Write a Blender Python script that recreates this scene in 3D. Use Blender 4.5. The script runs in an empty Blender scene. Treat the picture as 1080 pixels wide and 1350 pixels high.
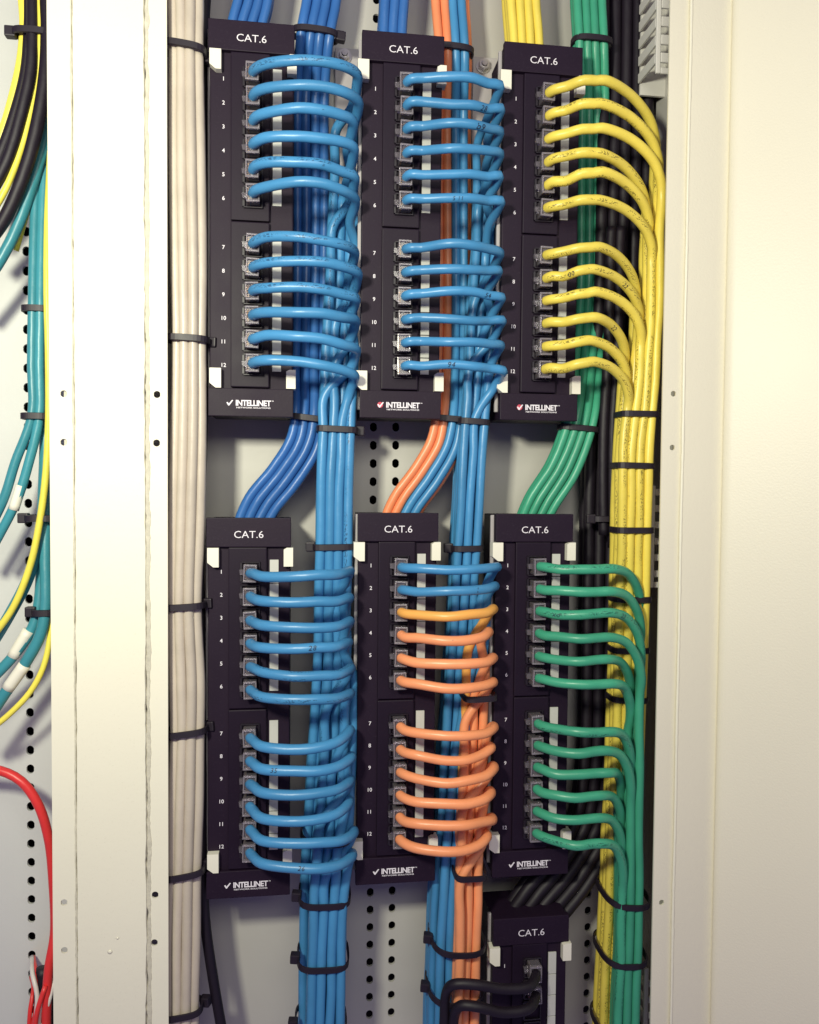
import bpy, bmesh, math, random
import numpy as np
from mathutils import Vector, Matrix

random.seed(7)
S = 0.001                                   # everything below is written in millimetres
scene = bpy.context.scene
col = scene.collection

# ------------------------------------------------------------------ camera
F, YAW, PIT, ROL, DIST = 1040.0, math.radians(7.62), math.radians(1.93), math.radians(-0.49), 521.3
def cam_axes():
    cy, sy, cp, sp = math.cos(YAW), math.sin(YAW), math.cos(PIT), math.sin(PIT)
    f = Vector((sy*cp, cy*cp, -sp)); r = Vector((cy, -sy, 0)); d = f.cross(r)
    cr, sr = math.cos(ROL), math.sin(ROL)
    return cr*r + sr*d, -sr*r + cr*d, f
AR, AD, AF = cam_axes()
CAM = Vector((0, -DIST, 0))
camd = bpy.data.cameras.new('camera'); cam = bpy.data.objects.new('camera', camd); col.objects.link(cam)
cam.matrix_world = Matrix(((AR.x, -AD.x, -AF.x, CAM.x*S), (AR.y, -AD.y, -AF.y, CAM.y*S), (AR.z, -AD.z, -AF.z, CAM.z*S), (0, 0, 0, 1)))
camd.sensor_fit = 'HORIZONTAL'; camd.sensor_width = 36; camd.lens = 36*F/1080
camd.clip_start = 0.01; camd.clip_end = 20
scene.camera = cam
scene.render.resolution_x, scene.render.resolution_y = 819, 1024

# ------------------------------------------------------------------ light
w = bpy.data.worlds.new('World'); scene.world = w; w.use_nodes = True
bg = w.node_tree.nodes['Background']; bg.inputs[0].default_value = (0.43, 0.34, 0.68, 1); bg.inputs[1].default_value = 0.37
def area(name, loc, target, sx, sy, power, color):
    L = bpy.data.lights.new(name, 'AREA'); L.shape = 'RECTANGLE'; L.size = sx; L.size_y = sy; L.energy = power; L.color = color
    o = bpy.data.objects.new(name, L); col.objects.link(o); o.location = loc
    o.rotation_euler = (Vector(target) - Vector(loc)).to_track_quat('-Z', 'Y').to_euler()
    return o
area('work_lamp', (-0.20, -0.52, 0.17), (-0.02, 0, 0.12), 0.06, 0.06, 4.3, (1.0, 0.99, 0.78))
area('room_lamp', (0.10, -0.75, 0.30), (0.10, 0, 0.08), 0.40, 0.26, 2.3, (1.0, 0.99, 0.82))
vs = scene.view_settings
vs.view_transform = 'Standard'; vs.look = 'None'; vs.exposure = -0.10; vs.gamma = 1.0; vs.use_curve_mapping = False
scene.render.engine = 'CYCLES'
scene.cycles.use_denoising = True
scene.cycles.max_bounces = 8; scene.cycles.transmission_bounces = 6; scene.cycles.transparent_max_bounces = 8
scene.cycles.caustics_reflective = False; scene.cycles.caustics_refractive = False

# ------------------------------------------------------------------ helpers
def U(px, py, y):
    """photo pixel + depth plane y (mm) -> point in the cabinet (mm)"""
    d = AF + AR*((px-540)/F) + AD*((py-675)/F)
    t = (y + DIST)/d.y
    return CAM + d*t
def project(p):
    v = Vector(p) - CAM; z = v.dot(AF)
    return 540 + F*v.dot(AR)/z, 675 + F*v.dot(AD)/z

def tag(o, label=None, cat=None, group=None, kind=None):
    if label: o['label'] = label
    if cat: o['category'] = cat
    if group: o['group'] = group
    if kind: o['kind'] = kind
    return o
def empty(name, loc):
    o = bpy.data.objects.new(name, None); col.objects.link(o); o.empty_display_size = 0.01
    o.location = Vector(loc)*S
    return o
def link(name, me, mat=None, parent=None, loc=None):
    o = bpy.data.objects.new(name, me); col.objects.link(o)
    if mat is not None and not me.materials: me.materials.append(mat)
    if parent: o.parent = parent
    if loc is not None: o.location = Vector(loc)*S
    return o
def mesh_from(name, verts, faces, smooth=False, uvs=None):
    me = bpy.data.meshes.new(name)
    me.from_pydata([tuple(np.asarray(v)*S) for v in verts], [], faces)
    if smooth: me.polygons.foreach_set('use_smooth', [True]*len(me.polygons))
    me.update()
    return me
class MB:
    """collects shapes (mm) into one bmesh"""
    def __init__(self): self.bm = bmesh.new()
    def box(self, x0, x1, y0, y1, z0, z1, bev=0.0, seg=2):
        r = bmesh.ops.create_cube(self.bm, size=1.0)
        for v in r['verts']:
            v.co = Vector(((x0+x1)/2 + v.co.x*(x1-x0), (y0+y1)/2 + v.co.y*(y1-y0), (z0+z1)/2 + v.co.z*(z1-z0)))
        if bev:
            es = list({e for v in r['verts'] for e in v.link_edges})
            bmesh.ops.bevel(self.bm, geom=es, offset=bev, segments=seg, affect='EDGES', profile=0.6)
        return self
    def prism(self, poly, y0, y1):
        """poly: list of (x,z); extruded along y"""
        a = [self.bm.verts.new((x, y0, z)) for x, z in poly]; b = [self.bm.verts.new((x, y1, z)) for x, z in poly]
        n = len(poly)
        self.bm.faces.new(a); self.bm.faces.new(b[::-1])
        for i in range(n): self.bm.faces.new((a[i], b[i], b[(i+1) % n], a[(i+1) % n]))
        return self
    def cyl(self, c, r, y0, y1, n=20, r2=None, bev=0.0):
        res = bmesh.ops.create_cone(self.bm, cap_ends=True, segments=n, radius1=r, radius2=r2 or r, depth=abs(y1-y0))
        for v in res['verts']:
            x, y, z = v.co; v.co = Vector((c[0]+x, (y0+y1)/2 - z, c[1]+y))
        return self
    def mesh(self, name, smooth=False):
        bmesh.ops.recalc_face_normals(self.bm, faces=self.bm.faces)
        for v in self.bm.verts: v.co *= S
        me = bpy.data.meshes.new(name); self.bm.to_mesh(me); self.bm.free()
        if smooth: me.polygons.foreach_set('use_smooth', [True]*len(me.polygons))
        return me

def catmull(P, step=3.0):
    P = [np.array(p, float) for p in P]
    Q = [2*P[0]-P[1]] + P + [2*P[-1]-P[-2]]
    out = []
    for i in range(1, len(Q)-2):
        p0, p1, p2, p3 = Q[i-1:i+3]
        t0 = 0; t1 = t0+max(1e-3, np.linalg.norm(p1-p0))**.5; t2 = t1+max(1e-3, np.linalg.norm(p2-p1))**.5; t3 = t2+max(1e-3, np.linalg.norm(p3-p2))**.5
        n = max(2, int(np.linalg.norm(p2-p1)/step))
        for t in np.linspace(t1, t2, n, endpoint=False):
            a1 = (t1-t)/(t1-t0)*p0+(t-t0)/(t1-t0)*p1; a2 = (t2-t)/(t2-t1)*p1+(t-t1)/(t2-t1)*p2; a3 = (t3-t)/(t3-t2)*p2+(t-t2)/(t3-t2)*p3
            b1 = (t2-t)/(t2-t0)*a1+(t-t0)/(t2-t0)*a2; b2 = (t3-t)/(t3-t1)*a2+(t-t1)/(t3-t1)*a3
            out.append((t2-t)/(t2-t1)*b1+(t-t1)/(t2-t1)*b2)
    out.append(P[-1])
    return np.array(out)
def tube_mesh(name, path, r, n=12, origin=(0, 0, 0), caps=True):
    """path: (k,3) array in mm; r scalar or array; UV: u along in mm, v round"""
    path = np.asarray(path, float); k = len(path)
    T = np.gradient(path, axis=0); T /= np.linalg.norm(T, axis=1)[:, None]
    a = np.array([0, 0, 1.0]) if abs(T[0][2]) < .9 else np.array([1.0, 0, 0])
    N = np.cross(T[0], a); N /= np.linalg.norm(N)
    Ns = [N]
    for i in range(1, k):
        N = Ns[-1]-T[i]*np.dot(Ns[-1], T[i]); N /= np.linalg.norm(N); Ns.append(N)
    Ns = np.array(Ns); B = np.cross(T, Ns)
    ang = np.linspace(0, 2*np.pi, n, endpoint=False)
    rr = np.broadcast_to(np.asarray(r, float), (k,))
    V = path[:, None, :] + rr[:, None, None]*(np.cos(ang)[None, :, None]*Ns[:, None, :] + np.sin(ang)[None, :, None]*B[:, None, :])
    V = (V.reshape(-1, 3)-np.array(origin))*S
    i = np.arange(k-1)[:, None]; j = np.arange(n)[None, :]; j2 = (j+1) % n
    Fq = np.stack([i*n+j, i*n+j2, (i+1)*n+j2, (i+1)*n+j], -1).reshape(-1, 4)
    faces = Fq.tolist()
    if caps: faces += [list(range(n))[::-1], list(range((k-1)*n, k*n))]
    me = bpy.data.meshes.new(name); me.from_pydata(V.tolist(), [], faces)
    me.polygons.foreach_set('use_smooth', [True]*len(me.polygons))
    s = np.concatenate([[0], np.cumsum(np.linalg.norm(np.diff(path, axis=0), axis=1))])
    uv = me.uv_layers.new(name='UVMap')
    u0, u1 = s[:-1], s[1:]
    q = np.zeros(((k-1)*n, 4, 2)); jj = np.tile(np.arange(n), k-1); ii = np.repeat(np.arange(k-1), n)
    q[:, 0] = np.stack([s[ii], jj/n], -1); q[:, 1] = np.stack([s[ii], (jj+1)/n], -1)
    q[:, 2] = np.stack([s[ii+1], (jj+1)/n], -1); q[:, 3] = np.stack([s[ii+1], jj/n], -1)
    flat = q.reshape(-1, 2)
    full = np.zeros((len(me.loops), 2)); full[:len(flat)] = flat
    uv.data.foreach_set('uv', full.ravel())
    me.update()
    return me

# ------------------------------------------------------------------ materials
def nodes(name):
    m = bpy.data.materials.new(name); m.use_nodes = True
    nt = m.node_tree; return m, nt, nt.nodes['Principled BSDF']
def N(nt, t, **kw):
    n = nt.nodes.new(t)
    for k, v in kw.items(): setattr(n, k, v)
    return n
def simple(name, color, rough=.5, vary=.12, scale=60, bump=.0, bscale=400, metal=0, spec=.5, dust=None, dustamt=0):
    m, nt, b = nodes(name)
    tc = N(nt, 'ShaderNodeTexCoord'); no = N(nt, 'ShaderNodeTexNoise'); no.inputs['Scale'].default_value = scale; no.inputs['Detail'].default_value = 6
    nt.links.new(tc.outputs['Object'], no.inputs['Vector'])
    mix = N(nt, 'ShaderNodeMix', data_type='RGBA')
    c = Vector(color)
    mix.inputs['A'].default_value = (*(c*(1-vary)), 1); mix.inputs['B'].default_value = (*[min(1, x) for x in c*(1+vary)], 1)
    nt.links.new(no.outputs['Fac'], mix.inputs['Factor'])
    out = mix.outputs['Result']
    if dust:
        n2 = N(nt, 'ShaderNodeTexNoise'); n2.inputs['Scale'].default_value = 900; n2.inputs['Detail'].default_value = 3
        nt.links.new(tc.outputs['Object'], n2.inputs['Vector'])
        rp = N(nt, 'ShaderNodeMapRange'); rp.inputs[1].default_value = .6; rp.inputs[2].default_value = .8; rp.inputs[4].default_value = dustamt
        nt.links.new(n2.outputs['Fac'], rp.inputs[0])
        m2 = N(nt, 'ShaderNodeMix', data_type='RGBA'); m2.inputs['B'].default_value = (*dust, 1)
        nt.links.new(rp.outputs[0], m2.inputs['Factor']); nt.links.new(out, m2.inputs['A']); out = m2.outputs['Result']
    nt.links.new(out, b.inputs['Base Color'])
    rr = N(nt, 'ShaderNodeMapRange'); rr.inputs[3].default_value = max(.05, rough-.08); rr.inputs[4].default_value = rough+.08
    nt.links.new(no.outputs['Fac'], rr.inputs[0]); nt.links.new(rr.outputs[0], b.inputs['Roughness'])
    b.inputs['Metallic'].default_value = metal; b.inputs['Specular IOR Level'].default_value = spec
    if bump:
        n3 = N(nt, 'ShaderNodeTexNoise'); n3.inputs['Scale'].default_value = bscale; n3.inputs['Detail'].default_value = 4
        nt.links.new(tc.outputs['Object'], n3.inputs['Vector'])
        bp = N(nt, 'ShaderNodeBump'); bp.inputs['Strength'].default_value = bump; bp.inputs['Distance'].default_value = .0006
        nt.links.new(n3.outputs['Fac'], bp.inputs['Height']); nt.links.new(bp.outputs['Normal'], b.inputs['Normal'])
    return m
def cable_mat(name, color, rough=.36, printed=False, ink=(.02, .03, .07), vary=.16, lay=.30):
    """PVC jacket; 'printed' adds a line of small worn ink dashes along the jacket"""
    m, nt, b = nodes(name)
    tc = N(nt, 'ShaderNodeTexCoord')
    no = N(nt, 'ShaderNodeTexNoise'); no.inputs['Scale'].default_value = 45; no.inputs['Detail'].default_value = 5
    nt.links.new(tc.outputs['Object'], no.inputs['Vector'])
    oi = N(nt, 'ShaderNodeObjectInfo')
    ad = N(nt, 'ShaderNodeMath', operation='ADD'); nt.links.new(no.outputs['Fac'], ad.inputs[0])
    mu = N(nt, 'ShaderNodeMath', operation='MULTIPLY_ADD'); mu.inputs[1].default_value = .5; mu.inputs[2].default_value = -.25
    nt.links.new(oi.outputs['Random'], mu.inputs[0]); nt.links.new(mu.outputs[0], ad.inputs[1])
    c = Vector(color); mix = N(nt, 'ShaderNodeMix', data_type='RGBA')
    mix.inputs['A'].default_value = (*(c*(1-vary)), 1); mix.inputs['B'].default_value = (*[min(1, x) for x in c*(1+vary)], 1)
    nt.links.new(ad.outputs[0], mix.inputs['Factor']); out = mix.outputs['Result']
    if printed:
        uv = N(nt, 'ShaderNodeSeparateXYZ'); nt.links.new(tc.outputs['UV'], uv.inputs[0])
        # characters: fast noise along u, gated by a band in v
        mp = N(nt, 'ShaderNodeCombineXYZ')
        m1 = N(nt, 'ShaderNodeMath', operation='MULTIPLY'); m1.inputs[1].default_value = .95; nt.links.new(uv.outputs[0], m1.inputs[0])
        m2 = N(nt, 'ShaderNodeMath', operation='MULTIPLY'); m2.inputs[1].default_value = 26; nt.links.new(uv.outputs[1], m2.inputs[0])
        nt.links.new(m1.outputs[0], mp.inputs[0]); nt.links.new(m2.outputs[0], mp.inputs[1])
        nt.links.new(oi.outputs['Random'], mp.inputs[2])
        n2 = N(nt, 'ShaderNodeTexNoise'); n2.inputs['Scale'].default_value = 1.0; n2.inputs['Detail'].default_value = 2
        nt.links.new(mp.outputs[0], n2.inputs['Vector'])
        g = N(nt, 'ShaderNodeMapRange'); g.inputs[1].default_value = .53; g.inputs[2].default_value = .57; nt.links.new(n2.outputs['Fac'], g.inputs[0])
        # two print lines round the jacket, and gaps between words
        fr = N(nt, 'ShaderNodeMath', operation='MULTIPLY_ADD'); fr.inputs[1].default_value = 3.0; nt.links.new(uv.outputs[1], fr.inputs[0]); nt.links.new(oi.outputs['Random'], fr.inputs[2])
        f2 = N(nt, 'ShaderNodeMath', operation='FRACT'); nt.links.new(fr.outputs[0], f2.inputs[0])
        cpm = N(nt, 'ShaderNodeMath', operation='COMPARE'); cpm.inputs[1].default_value = .5; cpm.inputs[2].default_value = .17; nt.links.new(f2.outputs[0], cpm.inputs[0])
        wv = N(nt, 'ShaderNodeTexNoise'); wv.inputs['Scale'].default_value = .07; wv.inputs['Detail'].default_value = 0
        nt.links.new(mp.outputs[0], wv.inputs['Vector'])
        gw = N(nt, 'ShaderNodeMapRange'); gw.inputs[1].default_value = .4; gw.inputs[2].default_value = .5; nt.links.new(wv.outputs['Fac'], gw.inputs[0])
        x1 = N(nt, 'ShaderNodeMath', operation='MULTIPLY'); nt.links.new(g.outputs[0], x1.inputs[0]); nt.links.new(cpm.outputs[0], x1.inputs[1])
        x2 = N(nt, 'ShaderNodeMath', operation='MULTIPLY'); nt.links.new(x1.outputs[0], x2.inputs[0]); nt.links.new(gw.outputs[0], x2.inputs[1])
        x3 = N(nt, 'ShaderNodeMath', operation='MULTIPLY'); x3.inputs[1].default_value = .75; nt.links.new(x2.outputs[0], x3.inputs[0])
        im = N(nt, 'ShaderNodeMix', data_type='RGBA'); im.inputs['B'].default_value = (*ink, 1)
        nt.links.new(x3.outputs[0], im.inputs['Factor']); nt.links.new(out, im.inputs['A']); out = im.outputs['Result']
    nt.links.new(out, b.inputs['Base Color'])
    b.inputs['Roughness'].default_value = rough; b.inputs['Specular IOR Level'].default_value = .45
    n3 = N(nt, 'ShaderNodeTexNoise'); n3.inputs['Scale'].default_value = 260; n3.inputs['Detail'].default_value = 3
    nt.links.new(tc.outputs['Object'], n3.inputs['Vector'])
    bp = N(nt, 'ShaderNodeBump'); bp.inputs['Strength'].default_value = .22; bp.inputs['Distance'].default_value = .0005
    su = N(nt, 'ShaderNodeSeparateXYZ'); nt.links.new(tc.outputs['UV'], su.inputs[0])
    h1 = N(nt, 'ShaderNodeMath', operation='MULTIPLY'); h1.inputs[1].default_value = .42; nt.links.new(su.outputs[0], h1.inputs[0])
    h2 = N(nt, 'ShaderNodeMath', operation='MULTIPLY_ADD'); h2.inputs[1].default_value = 4*math.pi; nt.links.new(su.outputs[1], h2.inputs[0]); nt.links.new(h1.outputs[0], h2.inputs[2])
    h3 = N(nt, 'ShaderNodeMath', operation='SINE'); nt.links.new(h2.outputs[0], h3.inputs[0])
    h4 = N(nt, 'ShaderNodeMath', operation='MULTIPLY_ADD'); h4.inputs[1].default_value = lay; nt.links.new(h3.outputs[0], h4.inputs[0]); nt.links.new(n3.outputs['Fac'], h4.inputs[2])
    nt.links.new(h4.outputs[0], bp.inputs['Height']); nt.links.new(bp.outputs['Normal'], b.inputs['Normal'])
    return m
M = {}
M['paint'] = simple('cream_paint', (.77, .73, .60), .45, .06, 5, .2, 700, dust=(.45, .42, .33), dustamt=.18)
M['paint_post'] = simple('post_paint', (.80, .77, .64), .48, .045, 7, .12, 300, dust=(.45, .42, .33), dustamt=.18)
M['putty'] = simple('old_putty', (.55, .52, .43), .8, .3, 220, .6, 500)
M['plate'] = simple('grey_plate_paint', (.54, .52, .485), .40, .06, 14, .08, 260)
M['plate_left'] = simple('white_plate_paint', (.66, .67, .64), .35, .06, 10, .08, 260)
M['void'] = simple('hole_shade', (.012, .008, .014), .9)  # near-black stands in for the shade behind the plate holes
M['black'] = simple('black_panel_plastic', (.014, .0065, .018), .55, .18, 40, .10, 900, spec=.22, dust=(.10, .08, .11), dustamt=.13)
M['black2'] = simple('black_module_plastic', (.012, .006, .016), .5, .18, 40, .06, 900, spec=.2, dust=(.10, .08, .11), dustamt=.15)
M['tie'] = simple('black_nylon', (.014, .009, .017), .50, .1, 80)
M['blackcable'] = cable_mat('black_cable_jacket', (.009, .005, .012), .55)
M['clip'] = simple('white_clip_plastic', (.80, .77, .66), .45, .05, 80)
M['label'] = simple('label_paper', (.55, .55, .51), .6, .07, 90)
M['ink'] = simple('white_print', (.80, .76, .82), .6, .05)
M['red'] = simple('red_print', (.55, .06, .10), .6, .05)
M['marker'] = simple('marker_ink', (.010, .015, .05), .5, .05)
M['steel'] = simple('zinc_steel', (.55, .53, .52), .35, .12, 120, metal=.9)
M['bracket'] = simple('bracket_paint', (.44, .41, .42), .45, .06, 30)
M['duct'] = simple('duct_plastic', (.66, .64, .60), .5, .05, 60)
M['dim'] = simple('socket_plastic', (.012, .008, .015), .4)
M['gold'] = simple('gold_contact', (.7, .5, .2), .3, metal=1)
for k, c, p in (('blue', (.058, .245, .49), 1), ('shaded_blue', (.035, .135, .40), 0), ('orange', (.86, .32, .145), 0), ('amber', (.90, .42, .10), 0), ('feedorange', (.84, .27, .12), 0),  # second blue is darkened: shade behind the loops mixed into the jacket colour
                ('yellow', (.80, .64, .10), 1), ('green', (.050, .33, .20), 1), ('teal', (.045, .25, .31), 0), ('beige', (.55, .48, .405), 0),
                ('fyellow', (.85, .74, .10), 0), ('redcable', (.72, .04, .04), 0), ('whitewire', (.75, .70, .66), 0)):
    M[k] = cable_mat(k+'_jacket', c)
    if p: M[k+'_p'] = cable_mat(k+'_jacket_printed', c, printed=True, ink=(.015, .05, .12) if k == 'blue' else (.10, .07, .02) if k == 'yellow' else (.01, .07, .06))
m, nt, b = nodes('clear_plug_plastic')
b.inputs['Base Color'].default_value = (.80, .72, .82, 1); b.inputs['Roughness'].default_value = .06; b.inputs['IOR'].default_value = 1.5
b.inputs['Transmission Weight'].default_value = .87
tc = N(nt, 'ShaderNodeTexCoord'); no = N(nt, 'ShaderNodeTexNoise'); no.inputs['Scale'].default_value = 400
nt.links.new(tc.outputs['Object'], no.inputs['Vector']); bp = N(nt, 'ShaderNodeBump'); bp.inputs['Strength'].default_value = .12; bp.inputs['Distance'].default_value = .0005
nt.links.new(no.outputs['Fac'], bp.inputs['Height']); nt.links.new(bp.outputs['Normal'], b.inputs['Normal'])
M['clear'] = m
M['frost'] = m.copy(); M['frost'].node_tree.nodes['Principled BSDF'].inputs['Transmission Weight'].default_value = .78; M['frost'].node_tree.nodes['Principled BSDF'].inputs['Roughness'].default_value = .2

# ------------------------------------------------------------------ lettering
def text_mesh(name, body, height, bold=0.0, shear=0.0, align='CENTER', spacing=1.0):
    """flat letters in the x/z plane facing -y, capital height in mm, centred on its height"""
    cu = bpy.data.curves.new(name, 'FONT'); cu.body = body; cu.align_x = align; cu.size = 1.0; cu.offset = bold; cu.shear = shear; cu.space_character = spacing
    cu.resolution_u = 3
    o = bpy.data.objects.new('tmp', cu); col.objects.link(o)
    bpy.context.view_layer.update()
    me0 = o.evaluated_get(bpy.context.evaluated_depsgraph_get()).to_mesh()
    vs_ = np.array([v.co[:] for v in me0.vertices]); fs = [tuple(p.vertices) for p in me0.polygons]
    o.to_mesh_clear(); bpy.data.objects.remove(o); bpy.data.curves.remove(cu)
    h = .73; k = height/h
    return np.stack([vs_[:, 0]*k, (vs_[:, 1]-h/2)*k], -1), fs
def flat_text(name, *a, width=None, **kw):
    p, fs = text_mesh(name, *a, **kw)
    if width: p[:, 0] = (p[:, 0]-p[:, 0].min())/np.ptp(p[:, 0])*width-width/2
    return mesh_from(name, [(x, 0, z) for x, z in p], fs)

# ------------------------------------------------------------------ the setting
YB = 56.0                                    # mounting plate
def cut_plate(name, box, holes, mat, bev=0):
    """sheet with real holes; holes: (x, z, rx, rz)"""
    x0, x1, y0, y1, z0, z1 = box
    a = MB().box(*box).mesh(name)
    cb = MB()
    for (x, z, rx, rz) in holes:
        poly = [(x+rx*math.cos(t)*(1-.10*max(0, math.cos(2*t))**8), z+rz*math.sin(t)) for t in np.linspace(0, 2*math.pi, 18, endpoint=False)]
        cb.prism(poly, y0-3, y1+3)
    c = cb.mesh('cutter')
    oa = link('tmp_a', a); oc = link('tmp_c', c)
    md = oa.modifiers.new('b', 'BOOLEAN'); md.operation = 'DIFFERENCE'; md.object = oc; md.solver = 'EXACT'
    bpy.context.view_layer.update()
    me = bpy.data.meshes.new_from_object(oa.evaluated_get(bpy.context.evaluated_depsgraph_get()))
    me.name = name
    bpy.data.objects.remove(oa); bpy.data.objects.remove(oc)
    me.materials.clear(); me.materials.append(mat)
    return link(name, me)
def hole_col(px, py, pitch, n0, n1, y, rx=2.75, rz=3.3):
    c = U(px, py, y); return [(c.x, c.z-pitch*k, rx, rz) for k in range(n0, n1)]
YF = -14.0
YR = -24.0                                   # front of the cabinet frame
XL0, XL1 = U(66, 675, YF).x, U(221, 675, YF).x
XR0, XR1, XR2 = U(871, 675, YR).x, U(897, 675, YR).x, U(944, 675, YR).x
XDIV = U(150, 675, YF).x
XWALL = XR1 + 6
hs = hole_col(492.5, 563, 13.32, -30, 40, YB) + hole_col(522, 563, 13.32, -30, 40, YB) + hole_col(776, 1157, 13.1, -46, 14, YB)
pl = cut_plate('mounting_plate', (XDIV+2, XWALL-1, YB, YB+2, -440, 440), hs, M['plate']); tag(pl, kind='structure')
pl = cut_plate('mounting_plate', (-420, XDIV-2, YB, YB+2, -440, 440), hole_col(40, 1014, 13.32, -30, 24, YB), M['plate_left']); tag(pl, kind='structure')
o = link('dark_backing', MB().box(-420, XWALL+2, YB+22, YB+24, -440, 440).mesh('dark_backing'), M['void']); tag(o, kind='structure')  # dark sheet added behind the holes to stop light leaking through
o = link('divider_wall', MB().box(XDIV-1, XDIV+1, YF+4, YB+21, -440, 440).mesh('divider_wall'), M['plate']); tag(o, kind='structure')
o = link('cabinet_side_wall', MB().box(XWALL, XWALL+2, YF+4, YB+21, -440, 440).mesh('cabinet_side_wall'), M['plate']); tag(o, kind='structure')

# left post of the frame: two flanges, a cover strip with ragged edges, putty in the seams
def ragged_strip(name, x0, x1, y0, y1, z0, z1, amp0, amp1, seed, mat, parent, step=3.0):
    rnd = random.Random(seed); zs = np.arange(z0, z1+step, step); vts = []; fcs = []
    e0 = e1 = 0
    for z in zs:
        e0 = .75*e0+rnd.gauss(0, amp0); e1 = .75*e1+rnd.gauss(0, amp1)
        vts += [(x0+e0, y1, z), (x0+e0+.5, y0, z), (x1+e1-.5, y0, z), (x1+e1, y1, z)]
    for i in range(len(zs)-1):
        a = i*4
        for k in range(3): fcs.append((a+k, a+k+1, a+k+5, a+k+4))
    me = mesh_from(name, vts, fcs); return link(name, me, mat, parent)
post = empty('cabinet_post', (XL0, YF, -430)); tag(post, 'wide off-white steel cabinet post with cracked seams, left of the beige cables', 'post')
loc0 = Vector((XL0, YF, -430))
def rel(o, origin):                          # mesh was made in world mm: shift so the parent empty sits at the base
    o.data.transform(Matrix.Translation(-Vector(origin)*S)); return o
XS0, XS1 = U(98.5, 675, YF).x, U(194, 675, YF).x
def holes_at(pts, y, r): return [(U(px, py, y).x, U(px, py, y).z, r, r) for px, py in pts]
o = cut_plate('flange', (XL0, XS0-.8, YF, YF+1.5, -430, 430), holes_at([(84, 519), (84, 583), (84.5, 1190), (85, 1253)], YF, 2.1), M['paint_post']); o.parent = post; rel(o, loc0)
o = cut_plate('flange', (XS1+.8, XL1, YF, YF+1.5, -430, 430), holes_at([(207, 520), (206.5, 584), (204.5, 1180), (203.5, 1243)], YF, 2.2), M['paint_post']); o.parent = post; rel(o, loc0)
o = ragged_strip('cover_strip', XS0+.3, XS1-.6, YF-1.4, YF+.6, -430, 430, .10, .16, 3, M['paint_post'], post); rel(o, loc0)
for (xc, wd, amp, sd) in ((XS0-.4, .9, .12, 5), (XS1+.6, 1.6, .2, 8)):
    o = ragged_strip('putty_seam', xc-wd, xc+wd, YF-.35, YF+1.0, -430, 430, amp, amp, sd, M['putty'], post, 2.0); rel(o, loc0)
for hx, hy, r in ((145, 1255, 1.7), (155, 1237, 1.1)):
    c = U(hx, hy, YF-1.4)
    me = MB().cyl((c.x, c.z), r, YF-1.9, YF-1.3, 16, r*.4).mesh('paint_blister', True); o = link('paint_blister', me, M['paint_post'], post); rel(o, loc0)
for xs_, me_ in ((XS0-.5, None), (XS1+.6, None)):
    pass
o = link('post_core', MB().box(XL0+8, XL1-14, YF+1.7, YF+3.8, -430, 430).mesh('post_core'), M['putty'], post); rel(o, loc0)

# right post with the door swung out towards the camera
post2 = empty('cabinet_post', (XR0, YR, -430)); tag(post2, 'narrow cream frame post with its door swung open, right edge', 'post')
loc2 = Vector((XR0, YR, -430))
o = cut_plate('flange', (XR0, XR1, YR, YR+1.5, -430, 430), holes_at([(888, 519), (886.5, 590), (872.5, 1190)], YR, 1.9), M['paint']); o.parent = post2; rel(o, loc2)
me = MB().box(XR1-.4, XR2+26, YR-2.2, YR-.2, -430, 430, .8, 3).mesh('cover_strip'); o = link('cover_strip', me, M['paint'], post2); rel(o, loc2)
zz = np.arange(-428, 429, 4.0); rnd = random.Random(4)
pth = np.array([(XR1-.2+.12*math.sin(z*.05)+rnd.gauss(0, .04), YR-1.9, z) for z in zz]); rad = np.array([.95+rnd.gauss(0, .07) for z in zz])
o = link('highlight_bead', tube_mesh('highlight_bead', pth, rad, 8), M['paint_post'], post2); rel(o, loc2)  # rounded bead added along the plate edge to catch a bright highlight
ang = math.radians(38)
me = MB().box(0, 420, 0, 22, 0, 860, 7, 6).mesh('door', True); door = link('door', me, M['paint'], post2, (XR2-XR0-.5, -6, 0))
door.rotation_euler = (0, 0, -ang)

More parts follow.
